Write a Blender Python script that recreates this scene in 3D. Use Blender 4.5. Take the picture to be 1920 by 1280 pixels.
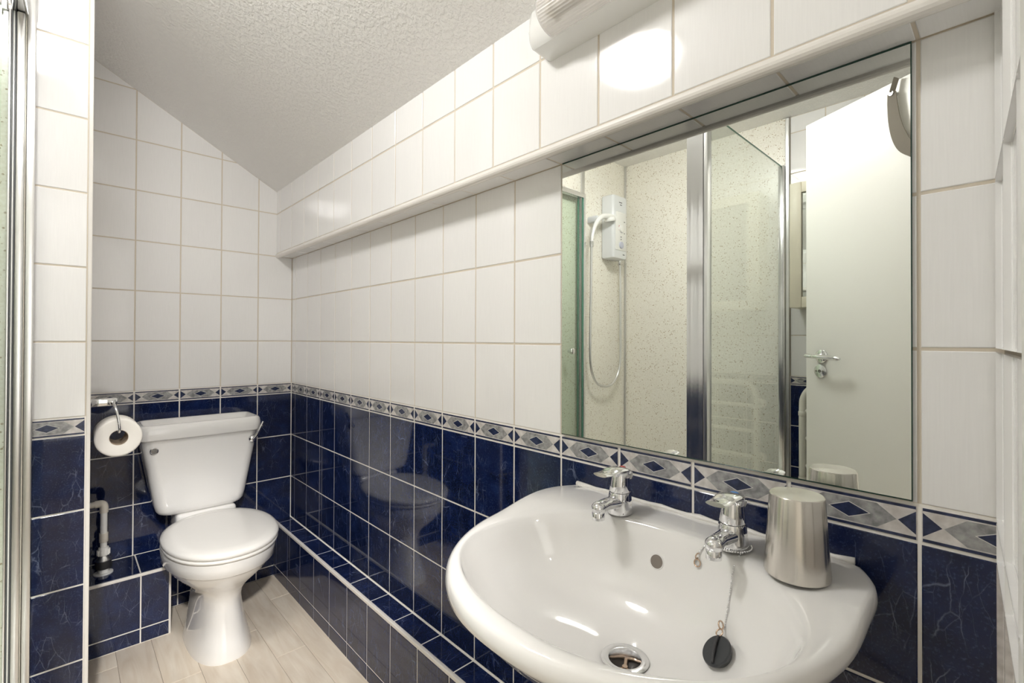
import bpy, bmesh, math, random
from mathutils import Vector, Matrix
random.seed(7)
sc = bpy.context.scene
for o in list(bpy.data.objects): bpy.data.objects.remove(o)
COL = sc.collection
V = Vector
PI = math.pi

# ------------------------------------------------------------------ camera
YAW, PITCH, ROLL, FPX = 0.7567, 0.0074, 0.0036, 889.2145
CAM = V((-0.8088, -2.3757, 1.124))
s_, c_ = math.sin(YAW), math.cos(YAW)
F = V((s_, c_, 0)); R = V((c_, -s_, 0)); U = V((0, 0, 1))
F2 = math.cos(PITCH)*F + math.sin(PITCH)*U; U2 = -math.sin(PITCH)*F + math.cos(PITCH)*U
R3 = math.cos(ROLL)*R + math.sin(ROLL)*U2; U3 = -math.sin(ROLL)*R + math.cos(ROLL)*U2
cd = bpy.data.cameras.new('camera'); cam = bpy.data.objects.new('camera', cd); COL.objects.link(cam)
m = Matrix.Identity(4)
for i in range(3):
    m[i][0] = R3[i]; m[i][1] = U3[i]; m[i][2] = -F2[i]; m[i][3] = CAM[i]
cam.matrix_world = m
cd.sensor_width = 36; cd.lens = FPX*36/1920; cd.shift_y = -9.714/1920; cd.clip_start = 0.01
sc.camera = cam

# ------------------------------------------------------------------ world and exposure
w = bpy.data.worlds.new('world'); sc.world = w; w.use_nodes = True
w.node_tree.nodes['Background'].inputs[0].default_value = (1, .97, .92, 1)
w.node_tree.nodes['Background'].inputs[1].default_value = .25
sc.view_settings.view_transform = 'Standard'; sc.view_settings.look = 'None'
sc.view_settings.exposure = 0.92; sc.view_settings.gamma = 1.0; sc.view_settings.use_curve_mapping = False
LAMP_STRENGTH = 31.0
sc.cycles.max_bounces = 8; sc.cycles.diffuse_bounces = 7; sc.cycles.glossy_bounces = 4; sc.cycles.transmission_bounces = 4; sc.cycles.transparent_max_bounces = 12
sc.cycles.caustics_reflective = False; sc.cycles.use_light_tree = False; sc.cycles.caustics_refractive = False
# added fill panel behind the camera, brightens the room through the doorway
hl = bpy.data.lights.new('doorway_fill', 'AREA'); hl.shape = 'RECTANGLE'; hl.size = 1.3; hl.size_y = 1.7; hl.energy = 6.0; hl.color = (1, .98, .95)
ho = bpy.data.objects.new('doorway_fill', hl); COL.objects.link(ho); ho.location = (-.80, -3.58, 1.25); ho.rotation_euler = (math.radians(90), 0, 0)
# added unseen spot, aimed through the doorway to lift the toilet and floor
h2 = bpy.data.lights.new('alcove_fill_spot', 'SPOT'); h2.spot_size = math.radians(28.5); h2.spot_blend = 1.0; h2.shadow_soft_size = .07; h2.energy = 190.0; h2.color = (1, .97, .93)
o2 = bpy.data.objects.new('alcove_fill_spot', h2); COL.objects.link(o2); o2.location = (-1.03, -3.35, 2.19)
o2.rotation_euler = (V((-.47, -.40, .0))-V(o2.location)).to_track_quat('-Z', 'Y').to_euler()

# ------------------------------------------------------------------ materials
MATS = {}
def nodes(name):
    mt = bpy.data.materials.new(name); mt.use_nodes = True; MATS[name] = mt
    nt = mt.node_tree
    return mt, nt, nt.nodes['Principled BSDF']
def simple(name, col, rough=.5, metal=0., spec=.5, coat=0., emis=None):
    mt, nt, b = nodes(name)
    b.inputs['Base Color'].default_value = (*col, 1); b.inputs['Roughness'].default_value = rough
    b.inputs['Metallic'].default_value = metal; b.inputs['Specular IOR Level'].default_value = spec
    b.inputs['Coat Weight'].default_value = coat
    if emis:
        b.inputs['Emission Color'].default_value = (*emis[0], 1); b.inputs['Emission Strength'].default_value = emis[1]
    return mt
def N(nt, typ, **kw):
    n = nt.nodes.new(typ)
    for k, v in kw.items():
        if hasattr(n, k): setattr(n, k, v)
        else: n.inputs[k].default_value = v
    return n
def rnd_coords(nt, scale=(1, 1, 1), amount=37.0):
    tc = N(nt, 'ShaderNodeTexCoord'); oi = N(nt, 'ShaderNodeObjectInfo')
    mul = N(nt, 'ShaderNodeMath', operation='MULTIPLY'); mul.inputs[1].default_value = amount
    nt.links.new(oi.outputs['Random'], mul.inputs[0])
    mp = N(nt, 'ShaderNodeMapping'); mp.inputs['Scale'].default_value = scale
    nt.links.new(tc.outputs['Object'], mp.inputs['Vector']); nt.links.new(mul.outputs[0], mp.inputs['Location'])
    return mp.outputs[0], oi.outputs['Random']
def ramp(nt, fac, stops):
    r = N(nt, 'ShaderNodeValToRGB'); e = r.color_ramp.elements
    while len(e) < len(stops): e.new(.5)
    for el, (p, c) in zip(e, stops): el.position = p; el.color = (*c, 1)
    nt.links.new(fac, r.inputs[0]); return r.outputs[0]
def mixc(nt, fac, a, b, blend='MIX'):
    mx = N(nt, 'ShaderNodeMix', data_type='RGBA', blend_type=blend)
    for sock, val in ((mx.inputs[0], fac), (mx.inputs[6], a), (mx.inputs[7], b)):
        if isinstance(val, (int, float)): sock.default_value = val
        elif isinstance(val, tuple): sock.default_value = (*val, 1)
        else: nt.links.new(val, sock)
    return mx.outputs[2]
def bump(nt, b, height, strength, dist):
    bp = N(nt, 'ShaderNodeBump'); bp.inputs['Strength'].default_value = strength; bp.inputs['Distance'].default_value = dist
    nt.links.new(height, bp.inputs['Height']); nt.links.new(bp.outputs[0], b.inputs['Normal'])

def white_tile():
    mt, nt, b = nodes('white_glazed_tile')
    vec, rn = rnd_coords(nt, (160, 6, 1))
    nz = N(nt, 'ShaderNodeTexNoise'); nz.inputs['Scale'].default_value = 3; nz.inputs['Detail'].default_value = 3
    nt.links.new(vec, nz.inputs['Vector'])
    c1 = ramp(nt, nz.outputs[0], [(.3, (.855, .848, .842)), (.7, (.88, .873, .867))])
    c2 = ramp(nt, rn, [(0, (.97, .97, .97)), (1, (1, 1, 1))])
    nt.links.new(mixc(nt, 1.0, c1, c2, 'MULTIPLY'), b.inputs['Base Color'])
    b.inputs['Roughness'].default_value = .065
    bump(nt, b, nz.outputs[0], .05, .0006)
def blue_tile():
    mt, nt, b = nodes('navy_veined_tile')
    vec, rn = rnd_coords(nt, (1, 1, 1))
    nz = N(nt, 'ShaderNodeTexNoise'); nz.inputs['Scale'].default_value = 22; nz.inputs['Detail'].default_value = 5
    nt.links.new(vec, nz.inputs['Vector'])
    warp = mixc(nt, .014, vec, nz.outputs['Color'], 'ADD')
    def veins(scale, width, rot, sy):
        mp = N(nt, 'ShaderNodeMapping'); mp.inputs['Rotation'].default_value = (0, 0, rot); mp.inputs['Scale'].default_value = (1, sy, 1)
        nt.links.new(warp, mp.inputs[0])
        vo = N(nt, 'ShaderNodeTexVoronoi', feature='DISTANCE_TO_EDGE'); vo.inputs['Scale'].default_value = scale
        nt.links.new(mp.outputs[0], vo.inputs['Vector'])
        return ramp(nt, vo.outputs['Distance'], [(0, (1, 1, 1)), (width, (0, 0, 0))])
    v1 = veins(26, .014, .7, .3); v2 = veins(58, .022, -.65, .3)
    n2 = N(nt, 'ShaderNodeTexNoise'); n2.inputs['Scale'].default_value = 20; nt.links.new(vec, n2.inputs['Vector'])
    msk = ramp(nt, n2.outputs[0], [(.44, (0, 0, 0)), (.66, (1, 1, 1))])
    vv = mixc(nt, 1.0, mixc(nt, .5, v1, v2, 'ADD'), msk, 'MULTIPLY')
    n3 = N(nt, 'ShaderNodeTexNoise'); n3.inputs['Scale'].default_value = 300; n3.inputs['Detail'].default_value = 2; nt.links.new(vec, n3.inputs['Vector'])
    base = ramp(nt, nz.outputs[0], [(.3, (.004, .0085, .037)), (.55, (.0062, .0135, .059)), (.8, (.011, .024, .095))])
    spk = ramp(nt, n3.outputs[0], [(.56, (0, 0, 0)), (.75, (.42, .42, .42))])
    c = mixc(nt, spk, base, (.07, .10, .21))
    c = mixc(nt, mixc(nt, 1.0, vv, (.5, .5, .5), 'MULTIPLY'), c, (.24, .29, .44))
    nt.links.new(c, b.inputs['Base Color']); b.inputs['Roughness'].default_value = .045
def mottled(name, a, bcol, scale=90):
    mt, nt, b = nodes(name)
    vec, rn = rnd_coords(nt)
    nz = N(nt, 'ShaderNodeTexNoise'); nz.inputs['Scale'].default_value = scale; nz.inputs['Detail'].default_value = 6
    nt.links.new(vec, nz.inputs['Vector'])
    nt.links.new(ramp(nt, nz.outputs[0], [(.33, a), (.68, bcol)]), b.inputs['Base Color']); b.inputs['Roughness'].default_value = .22
def artex():
    mt, nt, b = nodes('stippled_ceiling_paint')
    tc = N(nt, 'ShaderNodeTexCoord')
    nz = N(nt, 'ShaderNodeTexNoise'); nz.inputs['Scale'].default_value = 95; nz.inputs['Detail'].default_value = 4; nz.inputs['Roughness'].default_value = .6
    nt.links.new(tc.outputs['Object'], nz.inputs['Vector'])
    h = ramp(nt, nz.outputs[0], [(.42, (0, 0, 0)), (.62, (1, 1, 1))])
    b.inputs['Base Color'].default_value = (.90, .888, .868, 1); b.inputs['Roughness'].default_value = .55
    bump(nt, b, h, .55, .004)
def panel():
    mt, nt, b = nodes('speckled_shower_panel')
    tc = N(nt, 'ShaderNodeTexCoord')
    vo = N(nt, 'ShaderNodeTexVoronoi'); vo.inputs['Scale'].default_value = 100
    nt.links.new(tc.outputs['Object'], vo.inputs['Vector'])
    dots = ramp(nt, vo.outputs['Distance'], [(.22, (1, 1, 1)), (.32, (0, 0, 0))])
    nz = N(nt, 'ShaderNodeTexNoise'); nz.inputs['Scale'].default_value = 60; nt.links.new(tc.outputs['Object'], nz.inputs['Vector'])
    msk = ramp(nt, nz.outputs[0], [(.47, (0, 0, 0)), (.56, (1, 1, 1))])
    f = mixc(nt, 1.0, dots, msk, 'MULTIPLY')
    n2 = N(nt, 'ShaderNodeTexNoise'); n2.inputs['Scale'].default_value = 140; nt.links.new(tc.outputs['Object'], n2.inputs['Vector'])
    base = ramp(nt, n2.outputs[0], [(.35, (.82, .79, .70)), (.65, (.90, .88, .81))])
    nt.links.new(mixc(nt, f, base, (.44, .36, .25)), b.inputs['Base Color']); b.inputs['Roughness'].default_value = .25
def wood():
    mt, nt, b = nodes('pale_oak_vinyl')
    vec, rn = rnd_coords(nt, (1, .12, 1))
    nz = N(nt, 'ShaderNodeTexNoise'); nz.inputs['Scale'].default_value = 26; nz.inputs['Detail'].default_value = 5; nz.inputs['Distortion'].default_value = 1.6
    nt.links.new(vec, nz.inputs['Vector'])
    wv = N(nt, 'ShaderNodeTexWave', wave_type='RINGS'); wv.inputs['Scale'].default_value = 9; wv.inputs['Distortion'].default_value = 7; wv.inputs['Detail'].default_value = 3
    nt.links.new(vec, wv.inputs['Vector'])
    a = ramp(nt, nz.outputs[0], [(.3, (.76, .655, .53)), (.7, (.89, .81, .695))])
    g = ramp(nt, wv.outputs[0], [(0, (.90, .89, .88)), (.5, (1, 1, 1))])
    r2 = ramp(nt, rn, [(0, (.90, .90, .91)), (1, (1.0, 1.0, 1.0))])
    nt.links.new(mixc(nt, 1., mixc(nt, .8, a, g, 'MULTIPLY'), r2, 'MULTIPLY'), b.inputs['Base Color'])
    b.inputs['Roughness'].default_value = .42
    bump(nt, b, nz.outputs[0], .06, .001)
def clear(name, tint, ior_fac=.06, rough=0.0):
    mt = bpy.data.materials.new(name); mt.use_nodes = True; MATS[name] = mt; nt = mt.node_tree
    nt.nodes.remove(nt.nodes['Principled BSDF']); out = nt.nodes['Material Output']
    tr = N(nt, 'ShaderNodeBsdfTransparent'); tr.inputs[0].default_value = (*tint, 1)
    gl = N(nt, 'ShaderNodeBsdfGlossy'); gl.inputs['Roughness'].default_value = rough
    fr = N(nt, 'ShaderNodeFresnel'); ge = N(nt, 'ShaderNodeNewGeometry'); mr = N(nt, 'ShaderNodeMapRange')
    mr.inputs['To Min'].default_value = 1.35; mr.inputs['To Max'].default_value = 1/1.35      # same reflectance on either face of the pane
    nt.links.new(ge.outputs['Backfacing'], mr.inputs['Value']); nt.links.new(mr.outputs[0], fr.inputs[0])
    mx = N(nt, 'ShaderNodeMixShader'); nt.links.new(fr.outputs[0], mx.inputs[0])
    nt.links.new(tr.outputs[0], mx.inputs[1]); nt.links.new(gl.outputs[0], mx.inputs[2]); nt.links.new(mx.outputs[0], out.inputs[0])
def brushed(name, col, rough, aniso, axis):
    mt, nt, b = nodes(name)
    b.inputs['Base Color'].default_value = (*col, 1); b.inputs['Metallic'].default_value = 1
    b.inputs['Roughness'].default_value = rough
    b.inputs['Anisotropic'].default_value = aniso; b.inputs['Anisotropic Rotation'].default_value = .25
    tg = N(nt, 'ShaderNodeTangent', direction_type='RADIAL', axis=axis); nt.links.new(tg.outputs[0], b.inputs['Tangent'])
white_tile(); blue_tile(); artex(); panel(); wood()
mottled('dado_grey_marble', (.20, .20, .205), (.42, .42, .415)); mottled('dado_pale_marble', (.50, .47, .45), (.72, .69, .67), 70)
mottled('dado_navy', (.012, .018, .05), (.03, .042, .10), 120)
simple('dado_line', (.66, .64, .62), .3)
simple('beige_grout', (.66, .59, .49), .9); simple('white_grout', (.86, .83, .78), .85)
simple('white_trim', (.80, .77, .73), .25); simple('wall_plaster', (.84, .83, .80), .8)
simple('porcelain', (.86, .85, .835), .06, coat=.5); simple('seat_plastic', (.86, .845, .82), .16)
simple('chrome', (.82, .82, .83), .05, 1.0); simple('satin_chrome', (.80, .80, .81), .16, 1.0)
simple('satin_aluminium', (.78, .78, .775), .28, 1.0)
brushed('brushed_steel', (.66, .63, .58), .22, .8, 'Z'); simple('dull_steel', (.30, .28, .25), .2, 1.0); simple('worn_steel', (.20, .18, .15), .8, 0., spec=.15)
simple('mirror_silver', (.865, .885, .855), .0, 1.0); simple('mirror_edge_glass', (.02, .06, .045), .12)
simple('white_plastic', (.82, .82, .80), .22); simple('cool_white_plastic', (.76, .78, .80), .25)
simple('grey_dial', (.50, .52, .62), .3); simple('print_dark', (.08, .08, .09), .5); simple('print_red', (.55, .06, .05), .5); simple('print_blue', (.05, .22, .60), .35)
simple('cream_plastic', (.72, .68, .58), .35); simple('cream_paint', (.76, .71, .58), .4); simple('white_enamel', (.80, .78, .72), .25)
simple('door_paint', (.86, .85, .81), .38); simple('black_rubber', (.035, .038, .042), .38); simple('dark_rubber', (.03, .03, .033), .5)
simple('pipe_plastic', (.70, .66, .59), .4); simple('tissue', (.86, .83, .78), .95, spec=.1); simple('cardboard', (.46, .37, .28), .9)
simple('joint_dark', (.26, .21, .165), .9); simple('drain_dark', (.045, .035, .03), .5); simple('copper_ring', (.62, .47, .36), .25, 1.0)
simple('overflow_shade', (.22, .19, .165), .6); simple('gasket', (.10, .105, .11), .4); simple('sealant', (.80, .78, .74), .4)
simple('lamp_diffuser', (.9, .9, .88), .4, emis=((1.0, .982, .955), LAMP_STRENGTH))
clear('shower_glass', (.965, .985, .965)); clear('ribbed_clear_plastic', (.95, .94, .93), rough=.15)
def milky(name):
    nt = MATS[name].node_tree; out = nt.nodes['Material Output']; prev = out.inputs[0].links[0].from_socket
    pr = N(nt, 'ShaderNodeBsdfPrincipled'); pr.inputs['Base Color'].default_value = (.88, .85, .83, 1); pr.inputs['Roughness'].default_value = .25
    mx = N(nt, 'ShaderNodeMixShader'); mx.inputs[0].default_value = .45; nt.links.new(prev, mx.inputs[1]); nt.links.new(pr.outputs[0], mx.inputs[2]); nt.links.new(mx.outputs[0], out.inputs[0])
milky('ribbed_clear_plastic')
simple('glass_edge', (.10, .26, .19), .1)

# ------------------------------------------------------------------ mesh helpers
def link(name, me, mats, parent=None, mat=None):
    o = bpy.data.objects.new(name, me); COL.objects.link(o)
    if not me.materials:
        for k in (mats if isinstance(mats, (list, tuple)) else [mats]): me.materials.append(MATS[k])
    if parent:
        o.parent = parent
        if parent.type == 'EMPTY' and parent.get('_w'): o.matrix_parent_inverse = Matrix.Translation(-parent.location)
        elif parent.parent and parent.parent.get('_w'): o.matrix_parent_inverse = Matrix.Identity(4)
    return o
def obj(name, bm, mats, parent=None, smooth=False, angle=None):
    bmesh.ops.recalc_face_normals(bm, faces=bm.faces)
    me = bpy.data.meshes.new(name); bm.to_mesh(me); bm.free()
    if smooth:
        me.polygons.foreach_set('use_smooth', [True]*len(me.polygons))
        if angle: me.set_sharp_from_angle(angle=math.radians(angle))
    return link(name, me, mats, parent)
def tag(o, label, cat=None, group=None, kind=None):
    if label: o['label'] = label
    if cat: o['category'] = cat
    if group: o['group'] = group
    if kind: o['kind'] = kind
    return o
def thing(name, label, cat, loc=(0, 0, 0), world=True, group=None):
    o = bpy.data.objects.new(name, None); COL.objects.link(o); o.location = loc; o.empty_display_size = .05
    if world: o['_w'] = 1
    return tag(o, label, cat, group)
def box(bm, lo, hi, bev=0., seg=2):
    r = bmesh.ops.create_cube(bm, size=1.0); vs = r['verts']
    for v in vs: v.co = V([(lo[i]+hi[i])/2 + v.co[i]*(hi[i]-lo[i]) for i in range(3)])
    if bev:
        es = list({e for v in vs for e in v.link_edges})
        bmesh.ops.bevel(bm, geom=es, offset=bev, segments=seg, affect='EDGES', profile=.5)
    return bm
def B(lo, hi, bev=0., seg=2): return box(bmesh.new(), lo, hi, bev, seg)
def loft(bm, rings, cap0=True, cap1=True):
    vs = [[bm.verts.new(p) for p in r] for r in rings]; n = len(rings[0])
    for a, b in zip(vs, vs[1:]):
        for i in range(n): bm.faces.new((a[i], a[(i+1) % n], b[(i+1) % n], b[i]))
    if cap0: bm.faces.new(vs[0][::-1])
    if cap1: bm.faces.new(vs[-1])
    return bm
def frame(d):
    d = d.normalized(); a = V((0, 0, 1)) if abs(d.z) < .9 else V((1, 0, 0))
    x = d.cross(a).normalized(); return x, d.cross(x).normalized()
def lathe(bm, prof, org, axis=(0, 0, 1), seg=32, cap0=True, cap1=True):
    d = V(axis).normalized(); x, y = frame(d); org = V(org)
    rings = [[org + d*h + (x*math.cos(2*PI*i/seg) + y*math.sin(2*PI*i/seg))*max(r, 1e-5) for i in range(seg)] for r, h in prof]
    return loft(bm, rings, cap0, cap1)
def smooth_path(pts, n=8):
    pts = [V(p) for p in pts]; P = [pts[0]*2-pts[1]] + pts + [pts[-1]*2-pts[-2]]; out = []
    for i in range(1, len(P)-2):
        for k in range(n):
            t = k/n; a, b, c, d = P[i-1:i+3]
            out.append(.5*((2*b)+(c-a)*t+(2*a-5*b+4*c-d)*t*t+(3*b-a-3*c+d)*t**3))
    return out + [pts[-1]]
def tube(bm, pts, r, seg=14, flat=None):
    pts = [V(p) for p in pts]; rings = []; n = len(pts); x = None
    for i, p in enumerate(pts):
        d = (pts[min(i+1, n-1)] - pts[max(i-1, 0)]).normalized()
        if x is None: x, y = frame(d)
        else:
            x = (x - d*x.dot(d)).normalized(); y = d.cross(x)
        rr = r[i] if isinstance(r, (list, tuple)) else r
        fx, fy = (rr, rr) if not flat else (rr*flat[0], rr*flat[1])
        rings.append([p + x*math.cos(2*PI*k/seg)*fx + y*math.sin(2*PI*k/seg)*fy for k in range(seg)])
    return loft(bm, rings)
def sphere(bm, c, r, sub=2, sc_=(1, 1, 1)):
    res = bmesh.ops.create_icosphere(bm, subdivisions=sub, radius=1)
    for v in res['verts']: v.co = V([c[i] + v.co[i]*r*sc_[i] for i in range(3)])
    return bm
def rrect(cx, cy, hx, hy, r, z, seg=6):
    out = []
    for k, (sx, sy) in enumerate(((1, 1), (-1, 1), (-1, -1), (1, -1))):
        for i in range(seg+1):
            a = PI/2*k + PI/2*i/seg
            out.append(V((cx + sx*(hx-r) + r*math.cos(a), cy + sy*(hy-r) + r*math.sin(a), z)))
    return out
def torus(bm, c, axis, R_, r, seg=24, s2=8):
    x, y = frame(V(axis)); d = V(axis).normalized(); c = V(c); vs = []
    for i in range(seg):
        a = 2*PI*i/seg; e = x*math.cos(a) + y*math.sin(a)
        vs.append([bm.verts.new(c + e*(R_ + r*math.cos(2*PI*k/s2)) + d*r*math.sin(2*PI*k/s2)) for k in range(s2)])
    for i in range(seg):
        for k in range(s2): bm.faces.new((vs[i][k], vs[(i+1) % seg][k], vs[(i+1) % seg][(k+1) % s2], vs[i][(k+1) % s2]))
    return bm

# ------------------------------------------------------------------ tiles
GAP = .0044; TT = .006; BEV = .0011; REC = .0014
def clip_poly(p, a, b, c):        # keep a*x+b*y<=c
    out = []
    for i in range(len(p)):
        P, Q = p[i], p[(i+1) % len(p)]; dp = a*P[0]+b*P[1]-c; dq = a*Q[0]+b*Q[1]-c
        if dp <= 0: out.append(P)
        if dp*dq < 0:
            t = dp/(dp-dq); out.append((P[0]+(Q[0]-P[0])*t, P[1]+(Q[1]-P[1])*t))
    return out
def area(p): return .5*sum(p[i][0]*p[(i+1) % len(p)][1]-p[(i+1) % len(p)][0]*p[i][1] for i in range(len(p)))
def inset(p, d):
    q = list(p)
    for i in range(len(p)):
        A, B_ = p[i], p[(i+1) % len(p)]; ex, ey = B_[0]-A[0], B_[1]-A[1]; L = math.hypot(ex, ey)
        if L < 1e-6: continue
        nx, ny = ey/L, -ex/L
        q = clip_poly(q, nx, ny, nx*A[0]+ny*A[1]-d)
        if len(q) < 3: return []
    return q
CACHE = {}
PW, PH = .1487, .045
def dado_polys():
    h = PH; b = .0045; w = PW; lo, hi = b+.0016, h-b-.0016; md = h/2; X = .14*w; m2 = w/2
    P = [(2, [(0, 0), (w, 0), (w, b), (0, b)], 0), (2, [(0, h-b), (w, h-b), (w, h), (0, h)], 0)]
    P += [(1, [(X+.0008, md), (2.05*X, lo), (w-2.05*X, lo), (w-X-.0008, md), (w-2.05*X, hi), (2.05*X, hi)], 0)]
    P += [(2, [(0, lo), (X-.0008, md), (0, hi)], 0), (2, [(w, lo), (w, hi), (w-X+.0008, md)], 0)]
    dw, dh = .155*w, .62*(hi-lo)/2
    P += [(4, [(m2-dw-.002, md), (m2, md-dh-.0012), (m2+dw+.002, md), (m2, md+dh+.0012)], 1), (2, [(m2-dw, md), (m2, md-dh), (m2+dw, md), (m2, md+dh)], 2)]
    return P
def tile_mesh(poly, kind, u0=0.0):
    key = (kind, round(u0, 3), tuple((round(x, 4), round(y, 4)) for x, y in poly))
    if key in CACHE: return CACHE[key]
    bm = bmesh.new(); n = len(poly); ins = inset(poly, BEV)
    if len(ins) != n: ins = [((x-sum(p[0] for p in poly)/n)*.97+sum(p[0] for p in poly)/n, (y-sum(p[1] for p in poly)/n)*.97+sum(p[1] for p in poly)/n) for x, y in poly]
    # match order
    best = min(range(n), key=lambda s: sum((ins[(i+s) % n][0]-poly[i][0])**2+(ins[(i+s) % n][1]-poly[i][1])**2 for i in range(n)))
    ins = [ins[(i+best) % n] for i in range(n)]
    loft(bm, [[V((x, y, -TT)) for x, y in poly], [V((x, y, -BEV*.8)) for x, y in poly], [V((x, y, 0)) for x, y in ins]], False, True)
    mats = {'white': ['white_glazed_tile'], 'blue': ['navy_veined_tile'], 'dado': ['dado_pale_marble', 'dado_grey_marble', 'dado_navy', 'dado_line', 'dado_line']}[kind]
    if kind == 'dado':
        x0, x1 = min(p[0] for p in ins), max(p[0] for p in ins); hh = max(p[1] for p in poly)
        for mi, pl, lev in dado_polys():
            q = [(x-u0, y*hh/PH) for x, y in pl]
            if area(q) < 0: q = q[::-1]
            q = clip_poly(clip_poly(clip_poly(clip_poly(q, -1, 0, -x0), 1, 0, x1), 0, -1, -BEV*.6), 0, 1, hh-BEV*.6)
            if len(q) >= 3 and abs(area(q)) > 1e-7:
                f = bm.faces.new([bm.verts.new((x, y, .00012+.0001*lev)) for x, y in q]); f.material_index = mi
    me = bpy.data.meshes.new('tile'); bm.normal_update(); bm.to_mesh(me); bm.free()
    for k in mats: me.materials.append(MATS[k])
    CACHE[key] = me
    return me
def tile_grid(parent, org, u, v, us, vs, kinds, clips=(), cutleft=False, gap=GAP):
    u, v = V(u), V(v); n = u.cross(v); org = V(org); kinds = list(kinds)+[kinds[-1]]*20
    for j in range(len(vs)-1):
        for i in range(len(us)-1):
            a, b, c, d = us[i]+gap/2, us[i+1]-gap/2, vs[j]+gap/2, vs[j+1]-gap/2
            if b-a < .004 or d-c < .004: continue
            p = [(a, c), (b, c), (b, d), (a, d)]
            for cl in clips: p = clip_poly(p, *cl) if len(p) >= 3 else p
            if len(p) < 3 or abs(area(p)) < 3e-5: continue
            ox, oy = min(q[0] for q in p), min(q[1] for q in p)
            u0 = 0.
            if kinds[j] == 'dado' and (b-a) < PW-.004: u0 = PW-(b-a) if (i == 0 and cutleft) else 0.
            me = tile_mesh([(x-ox, y-oy) for x, y in p], kinds[j], u0)
            o = bpy.data.objects.new('dado_tile' if kinds[j] == 'dado' else 'tile', me); COL.objects.link(o); o.parent = parent
            P = org + u*ox + v*oy
            mm = Matrix.Identity(4)
            for k in range(3): mm[k][0] = u[k]; mm[k][1] = v[k]; mm[k][2] = n[k]; mm[k][3] = P[k]
            o.matrix_basis = mm
def struct(name, bm, mats, label, cat, parent=None):
    o = obj(name, bm, mats, parent); tag(o, label, cat, kind='structure'); return o
def two_grout(bm, zsplit):
    bm.normal_update()
    bmesh.ops.bisect_plane(bm, geom=bm.verts[:]+bm.edges[:]+bm.faces[:], plane_co=(0, 0, zsplit), plane_no=(0, 0, 1))
    for f in bm.faces:
        f.material_index = 1 if f.calc_center_median().z < zsplit else 0
    return bm
GR = ['beige_grout', 'white_grout']

# key dimensions
TW, TH, Z0 = .1527, .2025, 1.114
ZD1, ZD0 = .9115, .8625                      # dado top / bottom
YB, D_UP, BOXR, BOXZ = .0492, .0721, .0772, .2620
YP, XP = -.641, -.7554                       # pillar face and its right edge
YE = -2.3662; RX = -1.845
SOF, ZC0, SLOPE, ZFLAT = 1.519, 1.8279, .5604, 2.245
XC = -(D_UP + (ZFLAT-ZC0)/SLOPE)             # crease of the ceiling
def zceil(x): return min(ZFLAT, ZC0 + SLOPE*(-x-D_UP))

# ------------------------------------------------------------------ floor
fl = struct('floor', B((RX-.1, -3.7, -.06), (.1, .12, -.0012)), 'joint_dark', 'pale oak effect plank floor of the shower room', 'floor')
PLW = .1023; xs = [-.155+PLW*k for k in range(1, -18, -1)]
pm = {}
def plank(x0, x1, y0, y1):
    key = (round(x1-x0, 4), round(y1-y0, 4))
    if key not in pm:
        bm = bmesh.new(); a, b = x1-x0, y1-y0; g = .0005; e = .0007
        loft(bm, [[V((g, g, -.004)), V((a-g, g, -.004)), V((a-g, b-g, -.004)), V((g, b-g, -.004))], [V((g, g, -e)), V((a-g, g, -e)), V((a-g, b-g, -e)), V((g, b-g, -e))],
                  [V((g+e, g+e, 0)), V((a-g-e, g+e, 0)), V((a-g-e, b-g-e, 0)), V((g+e, b-g-e, 0))]], False, True)
        bm.normal_update(); me = bpy.data.meshes.new('plank'); bm.to_mesh(me); bm.free(); me.materials.append(MATS['pale_oak_vinyl']); pm[key] = me
    o = bpy.data.objects.new('plank', pm[key]); COL.objects.link(o); o.parent = fl; o.location = (x0, y0, 0)
stag = [.0, .46, .21, .68, .35, .9, .1, .55]
for k in range(len(xs)-1):
    x1, x0 = xs[k], xs[k+1]
    y = YB - .22 - stag[k % 8]*.9
    cuts = [YB-.002]
    while y > -3.6: cuts.append(y); y -= .915
    cuts.append(-3.6)
    for a, b in zip(cuts[1:], cuts): plank(max(x0, RX), min(x1, -.001), a, b)

# ------------------------------------------------------------------ ceiling
bm = bmesh.new()
prof = [(.12, ZC0-SLOPE*(.12+D_UP)), (XC, ZFLAT), (RX-.1, ZFLAT), (RX-.1, ZFLAT+.1), (XC, ZFLAT+.1), (.12, ZC0-SLOPE*(.12+D_UP)+.1)]
loft(bm, [[V((x, .15, z)) for x, z in prof], [V((x, -3.7, z)) for x, z in prof]])
struct('ceiling', bm, 'stippled_ceiling_paint', 'sloping stippled off-white ceiling flattening out over the shower', 'ceiling')

# ------------------------------------------------------------------ right wall (mirror wall)
us = [-YB] + [TW*k for k in range(0, 16)] + [-YE]
zs = [BOXZ, ZD0-2*TH, ZD0-TH, ZD0, ZD1, Z0, Z0+TH, SOF]
wr = struct('wall_right', two_grout(B((REC, YE-.14, 0), (.1, .12, 1.75)), ZD1+.0015), GR, 'long wall tiled white above a diamond border and navy below', 'wall')
tile_grid(wr, (0, 0, 0), (0, -1, 0), (0, 0, 1), us, zs, ['blue']*3+['dado']+['white']*3, cutleft=True)
# overhanging upper wall
wu = struct('wall_right_upper', B((-D_UP+REC, YE-.14, SOF-.0002), (.1, .12, 1.95)), 'beige_grout', 'white tiled upper wall overhanging the mirror', 'wall')
tile_grid(wu, (-D_UP, 0, 0), (0, -1, 0), (0, 0, 1), us, [SOF+.0125, Z0+3*TH, ZC0+.004], ['white']*2)
sv = V((-1, 0, 0))
tile_grid(wu, (0, 0, SOF-.0015), (0, -1, 0), sv, us, [.0, D_UP-.006], ['white'])
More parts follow.
